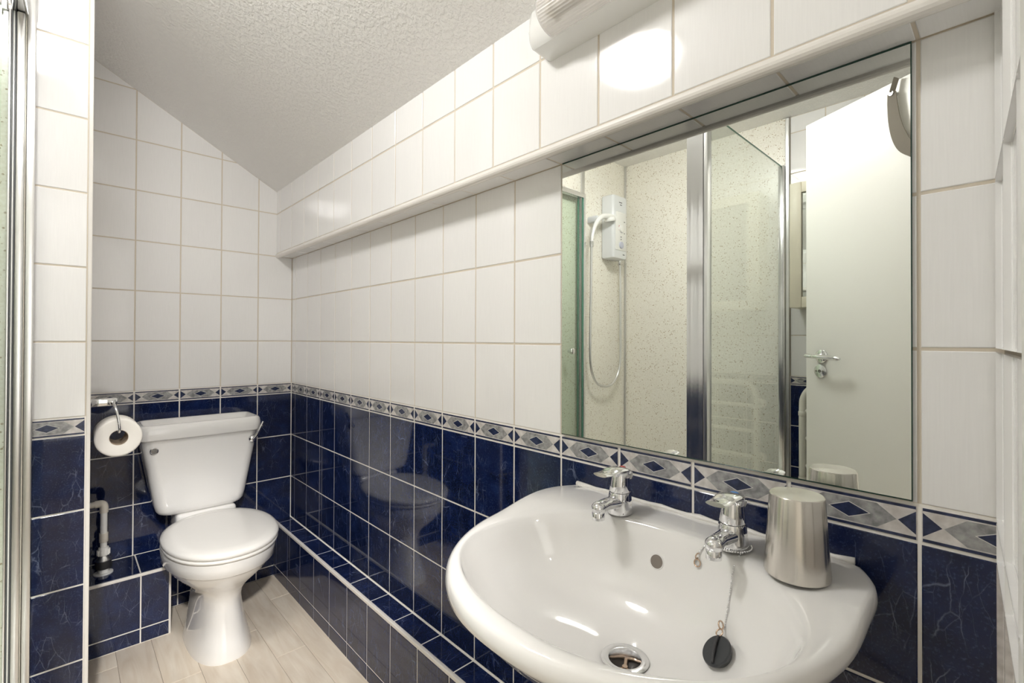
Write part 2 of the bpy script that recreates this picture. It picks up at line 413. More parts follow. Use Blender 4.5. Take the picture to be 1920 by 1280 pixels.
# boxing along the foot of the right wall
wb = struct('wall_boxing_right', B((-BOXR+REC, YE-.1, 0), (.05, YB+.05, BOXZ-REC)), 'white_grout', 'low navy tiled ledge boxing at the foot of the long wall', 'ledge')
usb = [-YB] + [TW*k-.008 for k in range(0, 16)] + [-YE]
tile_grid(wb, (-BOXR, 0, 0), (0, -1, 0), (0, 0, 1), usb, [0, .0535, BOXZ-.010], ['blue', 'blue'])
tile_grid(wb, (0, 0, BOXZ), (0, -1, 0), (1, 0, 0), us, [-BOXR+.008, -.002], ['blue'])
def trim(i, bm, label, m='white_trim'): return struct('trim_%d' % i, bm, m, label, 'trim')
trim(1, tube(bmesh.new(), [(-D_UP+.006, YB, SOF+.0030), (-D_UP+.006, YE-.012, SOF+.0030)], .0112, 16), 'rounded white bead along the bottom edge of the overhanging wall')
trim(2, B((-BOXR-.0015, YE-.01, BOXZ-.0105), (-BOXR+.008, YB, BOXZ+.001), .002), 'white edging strip along the navy ledge under the basin')

# ------------------------------------------------------------------ back wall
XL = -1.0
prof = [(.06, 0), (XL, 0), (XL, ZFLAT+.05), (XC, ZFLAT+.05), (.06, zceil(.06)+.05)]
bm = loft(bmesh.new(), [[V((x, YB+REC, z)) for x, z in prof], [V((x, YB+.1, z)) for x, z in prof]])
wk = struct('wall_back', two_grout(bm, ZD1+.0015), GR, 'far wall behind the toilet, white tiles over navy', 'wall')
ub = [0, .0+.0] ; ub = sorted([-.151-.1507*k for k in range(0, 6)] + [-.0, -.985])
zsb = [0, .0475, .2550, ZD0-2*TH, ZD0-TH, ZD0, ZD1] + [Z0+TH*k for k in range(0, 7)]
# ceiling clip: z <= ZC0 + SLOPE*(-x-D_UP)  ->  SLOPE*x + z <= ZC0-SLOPE*D_UP
tile_grid(wk, (0, YB, 0), (1, 0, 0), (0, 0, 1), ub, zsb, ['blue']*5+['dado']+['white']*5, clips=[(SLOPE, 1, ZC0-SLOPE*D_UP-.001), (0, 1, ZFLAT-.002)])
# low boxing on the back wall, left of the toilet
BX1, BY, BZ = -.505, -.160, .2560
wx = struct('wall_boxing_back', B((-.80, BY+REC, 0), (BX1-REC, YB+.02, BZ-REC)), 'white_grout', 'low navy tiled boxing on the back wall left of the toilet', 'ledge')
tile_grid(wx, (0, BY, 0), (1, 0, 0), (0, 0, 1), [-.7554, -.596, BX1-.004], [0, .0535, BZ-.006], ['blue', 'blue'])
tile_grid(wx, (0, 0, BZ), (1, 0, 0), (0, 1, 0), [-.7554, -.596, BX1-.004], [BY+.008, YB], ['blue'])
tile_grid(wx, (BX1, 0, 0), (0, 1, 0), (0, 0, 1), [BY+.006, -.02, YB], [0, .0535, BZ-.006], ['blue', 'blue'])
trim(3, B((-.7554, BY-.0015, BZ-.010), (BX1, BY+.008, BZ+.001), .002), 'white edging strip along the boxing left of the toilet')
trim(4, B((BX1-.005, BY-.001, 0), (BX1+.001, BY+.006, BZ-.010), .0015), 'short upright white corner strip on the boxing beside the toilet')

# ------------------------------------------------------------------ pillar wall (also carries the shower)
wp = struct('wall_pillar', two_grout(B((RX-.1, YP+REC, 0), (XP-REC, YB+.1, ZFLAT+.05)), ZD1+.0015), GR, 'tiled pier between the shower and the toilet alcove', 'wall')
PX = XP-.0085
zsp = [0, ZD0-4*TH, ZD0-3*TH, ZD0-2*TH, ZD0-TH, ZD0, ZD1] + [Z0+TH*k for k in range(0, 6)] + [ZFLAT]
kp = ['blue']*5+['dado']+['white']*6
tile_grid(wp, (0, YP, 0), (1, 0, 0), (0, 0, 1), [-.8745, PX], zsp, kp, cutleft=True)
tile_grid(wp, (XP, 0, 0), (0, 1, 0), (0, 0, 1), [YP+.006, YP+.006+TW, YP+.006+2*TW, YP+.006+3*TW, YP+.006+4*TW, YB], zsp, kp)
trim(5, B((PX, YP-.0015, 0), (XP+.001, YP+.006, ZFLAT-.01), .002), 'upright white corner strip on the edge of the tiled pier')
pa = struct('wall_shower_end', B((RX, YP-.0035, 0), (-.8765, YP+.001, ZFLAT), .0005), 'speckled_shower_panel', 'cream speckled shower panel behind the shower unit', 'wall panel')

# ------------------------------------------------------------------ left wall
YT = -1.597
wl = struct('wall_left', two_grout(B((RX-.1, -2.5, 0), (RX-REC, YB, ZFLAT+.05)), .9485), GR, 'wall opposite the mirror, shower panel then tiles', 'wall')
pb = obj('shower_panel', B((RX-.0015, YT, 0), (RX+.0035, YP-.0035, ZFLAT), .0005), 'speckled_shower_panel', wl)
zl = [0] + [.905-TH*k for k in range(4, -1, -1)] + [.948] + [.948+TH*k for k in range(1, 7)] + [ZFLAT]
tile_grid(wl, (RX, 0, 0), (0, 1, 0), (0, 0, 1), sorted([-1.606-TW*k for k in range(0, 5)] + [-2.385]), zl, ['blue']*5+['dado']+['white']*7)
trim(6, B((RX, YT-.008, .0), (RX+.012, YT+.010, ZFLAT-.001), .003), 'upright metal end strip of the speckled panel on the far side', 'satin_aluminium')
trim(7, B((RX+.0035, YP-.011, 0), (RX+.012, YP-.0035, ZFLAT-.001), .002), 'slim metal corner strip between the two speckled shower panels', 'satin_aluminium')
trim(8, B((-1.412, YP-.0125, 0), (-1.385, YP-.0035, ZFLAT-.001), .003), 'metal joint strip on the speckled panel above the folded door', 'satin_aluminium')

# ------------------------------------------------------------------ front wall with the doorway
ang = math.radians(3.2); uw = V((-math.cos(ang), -math.sin(ang), 0)); nw = V((-math.sin(ang), math.cos(ang), 0))
def wallpt(t, d): return V((0, YE, 0)) + uw*t + nw*d
bm = bmesh.new()
loft(bm, [[wallpt(-.05, -REC)+U*z, wallpt(.40, -REC)+U*z, wallpt(.40, -.1)+U*z, wallpt(-.05, -.1)+U*z] for z in (0, 2.35)])
wf = struct('wall_front', two_grout(bm, ZD1+.0015), GR, 'narrow tiled return wall beside the doorway, right of the mirror', 'wall')
tile_grid(wf, (0, YE, 0), -uw, (0, 0, 1), [-.362, -.3054, -TW, -.003], [0, .0535, .255]+zs[1:-1]+[SOF, Z0+3*TH, Z0+4*TH, ZFLAT], ['blue']*4+['dado']+['white']*5+['white'])
bm2 = B((RX-.1, -2.50, 0), (-1.13, -2.392, 2.35)); 
struct('wall_front_left', bm2, 'wall_plaster', 'plain wall on the hinge side of the doorway', 'wall')
struct('wall_front_lintel', B((-1.13, -2.50, 2.035), (-.36, -2.392, 2.35)), 'wall_plaster', 'plain wall strip above the doorway', 'wall')
a0, a1 = .365, .432
bm = bmesh.new(); loft(bm, [[wallpt(a0, .0078)+U*z, wallpt(a1, .0078)+U*z, wallpt(a1, -.11)+U*z, wallpt(a0, -.11)+U*z] for z in (0, 2.06)])
es = [e for e in bm.edges if abs(e.verts[0].co.z-e.verts[1].co.z) > 1]; bmesh.ops.bevel(bm, geom=es, offset=.002, segments=2, affect='EDGES')
trim(9, bm, 'white door frame upright at the right edge of the picture', 'door_paint')
trim(10, B((-1.13, -2.50, 0), (-1.095, -2.39, 2.035), .003), 'white door lining on the hinge side', 'door_paint')
# landing outside the doorway
struct('wall_landing', B((RX-.1, -3.72, 0), (.1, -3.62, 2.35)), 'wall_plaster', 'plain landing wall behind the doorway', 'wall')
struct('wall_landing_right', B((.02, -3.62, 0), (.1, -2.56, 2.35)), 'wall_plaster', 'plain landing wall on the mirror side', 'wall')
struct('wall_landing_left', B((RX-.1, -3.62, 0), (RX-.02, -2.50, 2.35)), 'wall_plaster', 'plain landing wall on the far side', 'wall')
# ------------------------------------------------------------------ door
dv = V((.469, -.883, 0)).normalized(); dn = V((.883, .469, 0)).normalized()   # face normal towards the mirror
DW = .668; A0 = V((-1.3952, -1.7950, 0)); hinge = A0 + dv*DW
dr = bpy.data.objects.new('door_1', None); COL.objects.link(dr)
mm = Matrix.Identity(4)
for k in range(3): mm[k][0] = -dv[k]; mm[k][1] = dn[k]; mm[k][3] = hinge[k]
mm[2][2] = 1
# local x from hinge to free edge, local y out of the face (left handed guard below)
if mm.to_3x3().determinant() < 0:
    for k in range(3): mm[k][0] = dv[k]; mm[k][3] = A0[k]
    FREE = 0.; SGN = 1
else: FREE = DW; SGN = -1
dr.matrix_world = mm
tag(dr, 'white flush door standing open, seen in the mirror', 'door', kind='structure')
def dl(t, y, z): return (FREE + SGN*t, y, z)        # t = distance from the free edge
def dbox(t0, t1, y0, y1, z0, z1, bev=0.):
    a, b = dl(t0, y0, z0), dl(t1, y1, z1); return B([min(a[i], b[i]) for i in range(3)], [max(a[i], b[i]) for i in range(3)], bev)
obj('door_leaf', dbox(0, DW, -.038, 0, .012, 2.0, .002), 'door_paint', dr)
hp = dl(.072, 0, 1.064); rose = obj('handle_rose', lathe(bmesh.new(), [(.026, 0), (.026, .005), (.022, .008)], hp, (0, 1, 0), 28), 'chrome', dr, True, 40)
bm = bmesh.new(); lathe(bm, [(.0095, .006), (.0085, .045)], hp, (0, 1, 0), 18)
p0, p1, p2, p3 = dl(.072, .045, 1.064), dl(.085, .052, 1.064), dl(.13, .052, 1.062), dl(.185, .046, 1.058)
tube(bm, smooth_path([dl(.035, .046, 1.066), p0, p1, p2, p3], 5), [.005]+[.0085]*19+[.005], 12)
lv = obj('lever_handle', bm, 'chrome', dr, True, 50)
lk = dl(.067, 0, 1.006); lr = obj('lock_rose', lathe(bmesh.new(), [(.026, 0), (.026, .005), (.022, .007)], lk, (0, 1, 0), 28), 'satin_chrome', dr, True, 40)
bm = bmesh.new(); 
for dt in (-.015, .015): lathe(bm, [(.0032, .0), (.0032, .0085)], (lk[0]+dt, 0, lk[2]), (0, 1, 0), 10)
lathe(bm, [(.006, 0), (.006, .009)], lk, (0, 1, 0), 14)
obj('lock_screw', bm, 'dull_steel', dr)
# curved steel arm near the hinge side at the top of the door
bm = bmesh.new(); pts = smooth_path([dl(.352, .02, 1.955), dl(.354, .02, 1.915), dl(.360, .02, 1.86), dl(.372, .02, 1.81), dl(.392, .02, 1.765), dl(.425, .02, 1.735)], 6)
wd = [.013+.009*min(1, i/len(pts)*1.6) for i in range(len(pts))]
rings = []
for i, p in enumerate(pts):
    d = (pts[min(i+1, len(pts)-1)]-pts[max(i-1, 0)]).normalized(); s = V((d.z, 0, -d.x)); n = V((0, 1, 0))
    rings.append([p+s*wd[i]+n*.002, p-s*wd[i]+n*.002, p-s*wd[i]-n*.002, p+s*wd[i]-n*.002])
loft(bm, rings)
ar = obj('steel_arm', bm, 'worn_steel', dr); tag(ar, 'curved brushed steel arm at the top of the door')
bm = bmesh.new(); lathe(bm, [(.0075, 0), (.0075, .027)], (pts[0].x, 0, pts[0].z-.002), (0, 1, 0), 18)
bmesh.ops.translate(bm, verts=bm.verts, vec=(0, -.001, 0)); obj('pivot_screw', bm, 'satin_chrome', dr, True, 40)
bm = bmesh.new(); q0 = V(pts[0]); tube(bm, [q0, q0+V((-SGN*.012*-1, -.004, .045))], .012, 12, (1, .2)); obj('steel_strap', bm, 'worn_steel', dr)

# ------------------------------------------------------------------ mirror
mt = thing('wall_mirror', 'square frameless mirror on the tiled wall above the basin', 'mirror', (0, -1.985, .915))
MY0, MY1, MZ0, MZ1 = -2.2845, -1.6855, .9155, 1.5170
bm = bmesh.new(); e = .0012; e2 = .0034; e3 = .0022
loft(bm, [[V((-.0005, MY0, MZ0)), V((-.0005, MY1, MZ0)), V((-.0005, MY1, MZ1)), V((-.0005, MY0, MZ1))], [V((-.005, MY0, MZ0)), V((-.005, MY1, MZ0)), V((-.005, MY1, MZ1)), V((-.005, MY0, MZ1))],
          [V((-.006, MY0+e, MZ0+e3)), V((-.006, MY1-e, MZ0+e3)), V((-.006, MY1-e, MZ1-e2)), V((-.006, MY0+e, MZ1-e2))]], True, False)
obj('glass_edge', bm, 'mirror_edge_glass', mt)
bm = bmesh.new(); bm.faces.new([bm.verts.new(p) for p in (V((-.006, MY0+e, MZ0+e3)), V((-.006, MY0+e, MZ1-e2)), V((-.006, MY1-e, MZ1-e2)), V((-.006, MY1-e, MZ0+e3)))])
me = bpy.data.meshes.new('mirror_face'); bm.normal_update(); bm.to_mesh(me); bm.free(); link('mirror_face', me, 'mirror_silver', mt)

# ------------------------------------------------------------------ toilet
TX = -.396
tl = thing('toilet', 'white close-coupled toilet with the lid down in the alcove', 'toilet', (TX, -.3, 0))
def egg(z, yf, yb, hw, n=48, p=2.15, cx=None, wide=.45):
    cx = TX if cx is None else cx
    yc = yb + (yf-yb)*wide; out = []
    for i in range(n):
        a = 2*PI*i/n; c, s = math.cos(a), math.sin(a)
        x = hw*math.copysign(abs(s)**(2/p), s); l = (yf-yc) if c > 0 else (yb-yc)
        out.append(V((cx+x, yc + l*abs(c)**(2/p), z)))
    return out
TXC = TX; TX = TX+.0155; tx2 = TX+.002
rings = [egg(0, -.500, -.10, .100, p=2.5, cx=tx2), egg(.012, -.500, -.10, .099, p=2.5, cx=tx2), egg(.05, -.482, -.10, .090, p=2.5, cx=tx2), egg(.10, -.462, -.10, .080, p=2.5, cx=tx2), egg(.15, -.447, -.10, .074, p=2.5, cx=tx2),
         egg(.185, -.445, -.10, .074, p=2.4, cx=tx2), egg(.215, -.458, -.10, .084, p=2.3, cx=tx2), egg(.245, -.487, -.10, .106, cx=tx2), egg(.275, -.527, -.10, .132), egg(.305, -.563, -.095, .154), egg(.326, -.580, -.09, .165),
         egg(.333, -.585, -.09, .1675), egg(.3345, -.592, -.09, .1725), egg(.338, -.597, -.09, .1755), egg(.380, -.604, -.085, .178), egg(.386, -.602, -.086, .176), egg(.389, -.594, -.09, .168)]
pan = obj('pan', loft(bmesh.new(), rings), 'porcelain', tl, True, 50)
obj('pan_shelf', B((TX-.105, -.128, .30), (TX+.105, .046, .4325), .014, 3), 'porcelain', tl, True, 60)
rings = [egg(.3895, -.605, -.155, .170, wide=.47), egg(.391, -.612, -.125, .177, wide=.47), egg(.397, -.614, -.125, .179, wide=.47), egg(.4015, -.611, -.125, .176, wide=.47), egg(.402, -.60, -.155, .165, wide=.47)]
obj('seat', loft(bmesh.new(), rings), 'seat_plastic', tl, True, 60)
rings = [egg(.4035, -.606, -.124, .170, wide=.47), egg(.405, -.614, -.118, .179, wide=.47), egg(.413, -.617, -.116, .182, wide=.47), egg(.420, -.614, -.119, .179, wide=.47), egg(.4255, -.602, -.130, .169, wide=.47), egg(.4285, -.57, -.155, .145, wide=.47), egg(.4300, -.49, -.22, .09, wide=.47), egg(.4303, -.40, -.30, .02, wide=.47)]
obj('lid', loft(bmesh.new(), rings), 'seat_plastic', tl, True, 60)
for sx in (-.075, .075): obj('seat_hinge', lathe(bmesh.new(), [(.011, -.02), (.011, .02)], (TX+sx, -.116, .404), (1, 0, 0), 14), 'seat_plastic', tl, True, 40)
TX = TXC
def cr(z, hw, yf, r, yb=YB-.004): return rrect(TX, (yf+yb)/2, hw, (yb-yf)/2, r, z)
rings = [cr(.4330, .116, -.105, .03), cr(.4345, .130, -.115, .033), cr(.442, .143, -.124, .036), cr(.454, .151, -.129, .037), cr(.478, .157, -.131, .037), cr(.60, .178, -.135, .036), cr(.734, .2015, -.140, .035)]
cis = obj('cistern', loft(bmesh.new(), rings), 'porcelain', tl, True, 60)
rings = [cr(.7345, .203, -.142, .035), cr(.7365, .210, -.151, .034), cr(.741, .212, -.153, .034), cr(.770, .2115, -.152, .034), cr(.784, .209, -.149, .034), cr(.791, .204, -.144, .032), cr(.7935, .197, -.137, .030, YB-.010), cr(.7915, .190, -.129, .026, YB-.018), cr(.776, .184, -.121, .022, YB-.026), cr(.771, .178, -.115, .02, YB-.032)]
obj('cistern_lid', loft(bmesh.new(), rings), 'porcelain', tl, True, 60)
bm = lathe(bmesh.new(), [(.0165, 0), (.0165, .004), (.013, .011), (.006, .014)], (-.221, -.137, .699), (0, -1, 0), 24)
lev = obj('flush_lever', bm, 'chrome', tl, True, 50)
lp = smooth_path([(-.221, -.148, .699), (-.209, -.156, .715), (-.196, -.160, .742), (-.184, -.163, .771)], 6)
obj('lever_arm', tube(bmesh.new(), lp, [.0075+.0035*math.sin(PI*min(1, i/len(lp)*1.05)) for i in range(len(lp))], 12, (1, .55)), 'chrome', lev, True, 60)
bt = obj('flush_button', lathe(bmesh.new(), [(.0135, 0), (.0135, .003), (.0115, .0045), (.0105, .0035)], (-.558, -.1375, .697), (0, -1, 0), 28), 'satin_chrome', tl, True, 40)

# ------------------------------------------------------------------ toilet roll and holder
RC = V((-.6885, -.500, .8295))
th = thing('toilet_roll_holder', 'chrome bar and wire hook holder on the alcove side wall', 'holder', (XP, -.5, .93))
bm = B((XP+.004, -.514, .9215), (-.690, -.488, .9435), .004); obj('bar', bm, 'chrome', th, True, 40)
obj('wall_plate', B((XP, -.520, .912), (XP+.005, -.480, .953), .0015), 'chrome', th)
hk = smooth_path([(-.700, -.500, .934), (-.700, -.540, .930), (-.694, -.562, .905), (-.689, -.568, .868), (-.6885, -.565, .8500), (-.6885, -.545, .8470), (-.6885, -.455, .8470)], 8)
obj('wire_hook', tube(bmesh.new(), hk, .0034, 12), 'chrome', th, True)
tr_ = thing('toilet_roll', 'white toilet roll hanging beside the cistern', 'toilet roll', (RC.x, -.5, RC.z-.056))
RR, ri, hL = .056, .0215, .050
bm = bmesh.new()
loft(bm, [[V((RC.x+r*math.cos(2*PI*i/48), RC.y+y, RC.z+r*math.sin(2*PI*i/48))) for i in range(48)] for r, y in ((ri+.001, -hL), (.035, -hL-.0012), (.050, -hL-.0008), (RR-.002, -hL), (RR, -hL+.003), (RR, hL-.003), (RR-.003, hL), (ri+.001, hL))], False, False)
obj('paper', bm, 'tissue', tr_, True, 50)
bm = bmesh.new(); loft(bm, [[V((RC.x+r*math.cos(2*PI*i/40), RC.y+y, RC.z+r*math.sin(2*PI*i/40))) for i in range(40)] for r, y in ((ri+.001, -hL+.0005), (ri, -hL+.0005), (ri, hL-.0005), (ri+.001, hL-.0005))], False, False)
obj('core', bm, 'cardboard', tr_, True, 50)

# ------------------------------------------------------------------ overflow pipe
pp = thing('overflow_pipe', 'white plastic waste pipe rising from the boxing left of the toilet', 'pipe', (-.697, -.06, BZ))
PXc, PYc = -.697, -.060
obj('pipe', tube(bmesh.new(), [(XP-.0, PYc, .514), (-.715, PYc, .514)], .0108, 18), 'pipe_plastic', pp, True, 50)
obj('elbow', tube(bmesh.new(), smooth_path([(-.722, PYc, .514), (-.708, PYc, .5138), (-.7, PYc, .509), (-.697, PYc, .498), (-.697, PYc, .480)], 5), .0132, 18), 'pipe_plastic', pp, True, 50)
obj('riser', lathe(bmesh.new(), [(.0105, .32), (.0105, .49)], (PXc, PYc, 0), seg=20), 'white_plastic', pp, True, 50)
obj('coupling', lathe(bmesh.new(), [(.0128, .372), (.0134, .373), (.0134, .404), (.0128, .405)], (PXc, PYc, 0), seg=20), 'pipe_plastic', pp, True, 40)
bm = lathe(bmesh.new(), [(.0135, .322), (.0172, .324), (.0172, .345), (.0150, .352), (.0115, .353)], (PXc, PYc, 0), seg=20)
for i in range(10): a = 2*PI*i/10; box(bm, (PXc+.017*math.cos(a)-.002, PYc+.017*math.sin(a)-.002, .325), (PXc+.017*math.cos(a)+.002, PYc+.017*math.sin(a)+.002, .345))
obj('union_nut', bm, 'white_plastic', pp, True, 40)
obj('rubber_seal', lathe(bmesh.new(), [(.019, .274), (.0235, .277), (.0235, .304), (.020, .308), (.012, .309)], (PXc, PYc, 0), seg=24), 'dark_rubber', pp, True, 40)
obj('steel_washer', lathe(bmesh.new(), [(.024, .304), (.0245, .307), (.020, .312), (.014, .322)], (PXc, PYc, 0), seg=24), 'satin_aluminium', pp, True, 40)
obj('flange', lathe(bmesh.new(), [(.029, BZ-.0005), (.0285, BZ+.004), (.0165, BZ+.0055), (.0155, .276)], (PXc, PYc, 0), seg=24), 'white_plastic', pp, True, 40)

# ------------------------------------------------------------------ basin
bs = thing('wash_basin', 'white oval-fronted ceramic wash basin under the mirror', 'basin', (0, -1.972, .60))
OC, OA, OB = V((-.130, -1.9765)), .330, .2825
IC, IA, IB = V((-.255, -1.9815)), .172, .2375
ctr = V((-.235, -1.982))
def outer(a):
    d = V((math.cos(a), math.sin(a))); lo, hi = 0, .8
    def inside(p):
        if p.x > -.0006: return False
        q = p-OC
        if p.x < OC.x: return (abs(q.x)/OA)**2.15+(abs(q.y)/OB)**2.15 < 1
        k = max(0, (p.x+.085)/.085)       # rounded back corners
        return abs(q.y) < OB-.030*k**2.2
    for _ in range(40):
        mid = (lo+hi)/2
        if inside(ctr+d*mid): lo = mid
        else: hi = mid
    return ctr+d*lo
def inner(a):
    d = V((math.cos(a), math.sin(a))); lo, hi = 0, .5
    for _ in range(40):
        mid = (lo+hi)/2; q = ctr+d*mid-IC
        if (abs(q.x)/IA)**2.08+(abs(q.y)/IB)**2.08 < 1: lo = mid
        else: hi = mid
    return ctr+d*lo
NB = 144
angs = [2*PI*i/NB for i in range(NB)]
OUT = [outer(a) for a in angs]; INN = [inner(a) for a in angs]
def sst(t): t = max(0, min(1, t)); return t*t*(3-2*t)
def ztop(p): return .800 + .014*sst((p.x+.22)/.13)
DR = V((-.2130, -1.986)); ZDR = .660
def ring_out(s, z, dz=0): return [V((p.x*s, OC.y+(p.y-OC.y)*s, z)) for p in OUT]
rings = [ring_out(.36, .630), ring_out(.50, .640), ring_out(.66, .662), ring_out(.80, .694), ring_out(.905, .732), ring_out(.965, .762)]
def pull(p, d):
    v = (ctr-p); v.normalize(); q = p+v*d
    if p.x > -.002: q.x = p.x
    return q
rings += [[V((*pull(p, d), ztop(p)-dz)) for p in OUT] for d, dz in ((.0005, .022), (.0, .014), (.002, .006), (.006, .0015), (.011, 0))]
def mixr(t, dz): return [V((*(pull(o, .011).lerp(i, t)), ztop(pull(o, .011).lerp(i, t))-dz)) for o, i in zip(OUT, INN)]
rings += [mixr(.35, 0), mixr(.7, .0005), mixr(.9, .0025), mixr(1.0, .0065)]
def bowl(s, z): 
    return [V((*(DR.lerp(i, s)), z)) for i in INN]
prof_b = [(.975, .780), (.945, .763), (.89, .738), (.80, .713), (.68, .693), (.54, .679), (.40, .670), (.27, .664)]
rings += [bowl(s, z) for s, z in prof_b]
rings += [[V((DR.x+.033*math.cos(a), DR.y+.033*math.sin(a), ZDR)) for a in angs], [V((DR.x+.024*math.cos(a), DR.y+.024*math.sin(a), ZDR-.003)) for a in angs], [V((DR.x+.022*math.cos(a), DR.y+.022*math.sin(a), ZDR-.03)) for a in angs]]
basin = obj('bowl', loft(bmesh.new(), rings), 'porcelain', bs, True, 75)
wst = obj('waste', lathe(bmesh.new(), [(.034, .0006), (.0345, .0022), (.031, .0040), (.0235, .0026), (.0215, -.002), (.0205, -.018)], (DR.x, DR.y, ZDR), seg=40, cap0=False, cap1=False), 'satin_chrome', bs, True, 50)
obj('waste_hole', lathe(bmesh.new(), [(.0207, -.017), (.0207, -.016)], (DR.x, DR.y, ZDR), seg=32), 'drain_dark', wst)
bm = bmesh.new()
for k in range(3):
    a = .5+2*PI*k/3; tube(bm, [(DR.x, DR.y, ZDR-.013), (DR.x+.021*math.cos(a), DR.y+.021*math.sin(a), ZDR-.013)], .0028, 8)
lathe(bm, [(.005, -.016), (.004, -.009)], (DR.x, DR.y, ZDR), seg=12)
obj('waste_cross', bm, 'copper_ring', wst)
# overflow hole in the back of the bowl
ofc = V((-.0918, -1.9680, .7576)); ofn = V((-.96, -.04, .28)).normalized()
obj('overflow_hole', lathe(bmesh.new(), [(.0128, .0002), (.0120, .0013), (.0106, .0012)], ofc, ofn, 32), 'porcelain', bs, True, 40)
obj('overflow_dark', lathe(bmesh.new(), [(.0106, .0009), (.0106, .0015)], ofc, ofn, 32), 'overflow_shade', bs)
pts = [(-.003, y, .8155+.0012*math.sin(y*90)) for y in [-1.728-.0247*k for k in range(21)]]
obj('sealant_bead', tube(bmesh.new(), pts, [.0045+.0012*math.sin(i*1.9) for i in range(21)], 10), 'sealant', bs, True)

mk = bmesh.new()
tube(mk, [(-.0240, -1.7360, .8143), (-.0110, -1.7480, .8143)], .0008, 6, (1, .3)); tube(mk, [(-.0110, -1.7370, .8143), (-.0170, -1.7460, .8143)], .0007, 6, (1, .3))
mko = obj('maker_mark', mk, 'print_dark', bs); mko['kind'] = 'stuff'
# ------------------------------------------------------------------ taps
def tap(y, label, dot):
    bx_ = -.074; zb = .8135
    t = thing('basin_tap', label, 'tap', (bx_, y, zb), group='basin taps')
    X = lambda a, b, c: (bx_-a, y+b, zb+c)       # a = towards the user
    def oval(z, rx, ry, off=0., n=28): return [V(X(off+rx*math.cos(2*PI*i/n), ry*math.sin(2*PI*i/n), z)) for i in range(n)]
    bm = loft(bmesh.new(), [oval(0, .0235, .0225), oval(.002, .0245, .0232), oval(.010, .0238, .0222), oval(.022, .0222, .0205), oval(.034, .0208, .0195), oval(.037, .0195, .018)])
    bd = obj('body', bm, 'chrome', t, True, 50)
    sp = smooth_path([X(.006, 0, .020), X(.026, 0, .0215), X(.044, 0, .0235), X(.058, 0, .0225), X(.066, 0, .0185)], 6)
    obj('spout', tube(bmesh.new(), sp, [.0145-.0035*min(1, i/12) for i in range(len(sp))], 18, (1.1, .85)), 'chrome', t, True, 60)
    bm = sphere(bmesh.new(), X(.064, 0, .0215), .0122, 3, (1.05, 1.05, .95)); lathe(bm, [(.0092, -.001), (.0108, .0), (.0108, .012), (.0098, .013)], X(.065, 0, .003), (0, 0, 1), 22)
    obj('nozzle', bm, 'chrome', t, True, 50)
    bm = loft(bmesh.new(), [oval(.0375, .0185, .0175), oval(.039, .0192, .0182), oval(.052, .0178, .0170), oval(.064, .0168, .0160, -.001), oval(.0705, .0162, .0155, -.002), oval(.073, .013, .0125, -.002)])
    hd = obj('head', bm, 'chrome', t, True, 50)
    pth = smooth_path([X(-.022, 0, .0575), X(-.017, 0, .069), X(-.004, 0, .0765), X(.018, 0, .0785), X(.042, 0, .0765), X(.060, 0, .0775)], 6)
    n = len(pth); rings = []
    for i, p in enumerate(pth):
        d = (pth[min(i+1, n-1)]-pth[max(i-1, 0)]).normalized(); up = d.cross(V((0, 1, 0))).normalized()
        if up.z < 0: up = -up
        f = i/(n-1); wy = .0085+.0095*math.sin(PI*min(1, f*1.05+.06))**.8 if f < .55 else .0085+.0095*math.sin(PI*(.55*1.05+.06))**.8*(1-(f-.55)*.75); hh = .0042 if f < .7 else .0034
        rings.append([p+V((0, 1, 0))*wy*math.cos(2*PI*k/16)+up*hh*math.sin(2*PI*k/16) for k in range(16)])
    obj('lever', loft(bmesh.new(), rings), 'chrome', t, True, 60)
    obj('indicator', sphere(bmesh.new(), X(-.006, 0, .0785), .0072, 2, (1.1, 1, .42)), dot, t, True)
    return t
tap(-1.884, 'chrome basin tap with the red hot indicator', 'print_red')
tap(-2.083, 'chrome basin tap with the blue cold indicator and chain round it', 'print_blue')

# ------------------------------------------------------------------ tumbler
tb = thing('steel_tumbler', 'upturned brushed steel tumbler standing on the basin corner', 'tumbler', (-.0975, -2.176, .8145))
TC = (-.0975, -2.176, .8150)
obj('cup_wall', lathe(bmesh.new(), [(.0375, 0), (.0385, .0006), (.0392, .003), (.0325, .104), (.0322, .1046)], (0, 0, 0), seg=64, cap0=True, cap1=False), 'brushed_steel', tb, True, 40)
tb.children[0].matrix_parent_inverse = Matrix.Identity(4)
bm = lathe(bmesh.new(), [(.0322, .1046), (.0312, .1056), (.020, .1058), (.0, .1058)], (0, 0, 0), seg=64, cap0=False, cap1=False)
o = obj('cup_base', bm, 'brushed_steel', tb, True, 40); o.matrix_parent_inverse = Matrix.Identity(4)

# ------------------------------------------------------------------ plug on its chain
pg = thing('basin_plug', 'black rubber plug on a ball chain lying in the basin', 'plug', (-.157, -2.103, .695))
PN = V((-.55, .39, .74)).normalized(); PLUG = V((-.1569, -2.1032, .6950))+PN*.0095
CH = [(-.0884, -2.1015, .8140), (-.1010, -2.0985, .8040), (-.1070, -2.0965, .7900), (-.1120, -2.0950, .7640), (-.1215, -2.0942, .7375), (-.1300, -2.0940, .7200)]
def beads(bm, path, r, step):
    acc = 0; last = path[0]; sphere(bm, last, r, 1)
    for p in path[1:]:
        seg = (p-last).length
        while acc+seg >= step:
            last = last + (p-last).normalized()*(step-acc); sphere(bm, last, r, 1); seg = (p-last).length; acc = 0
        acc += seg; last = p

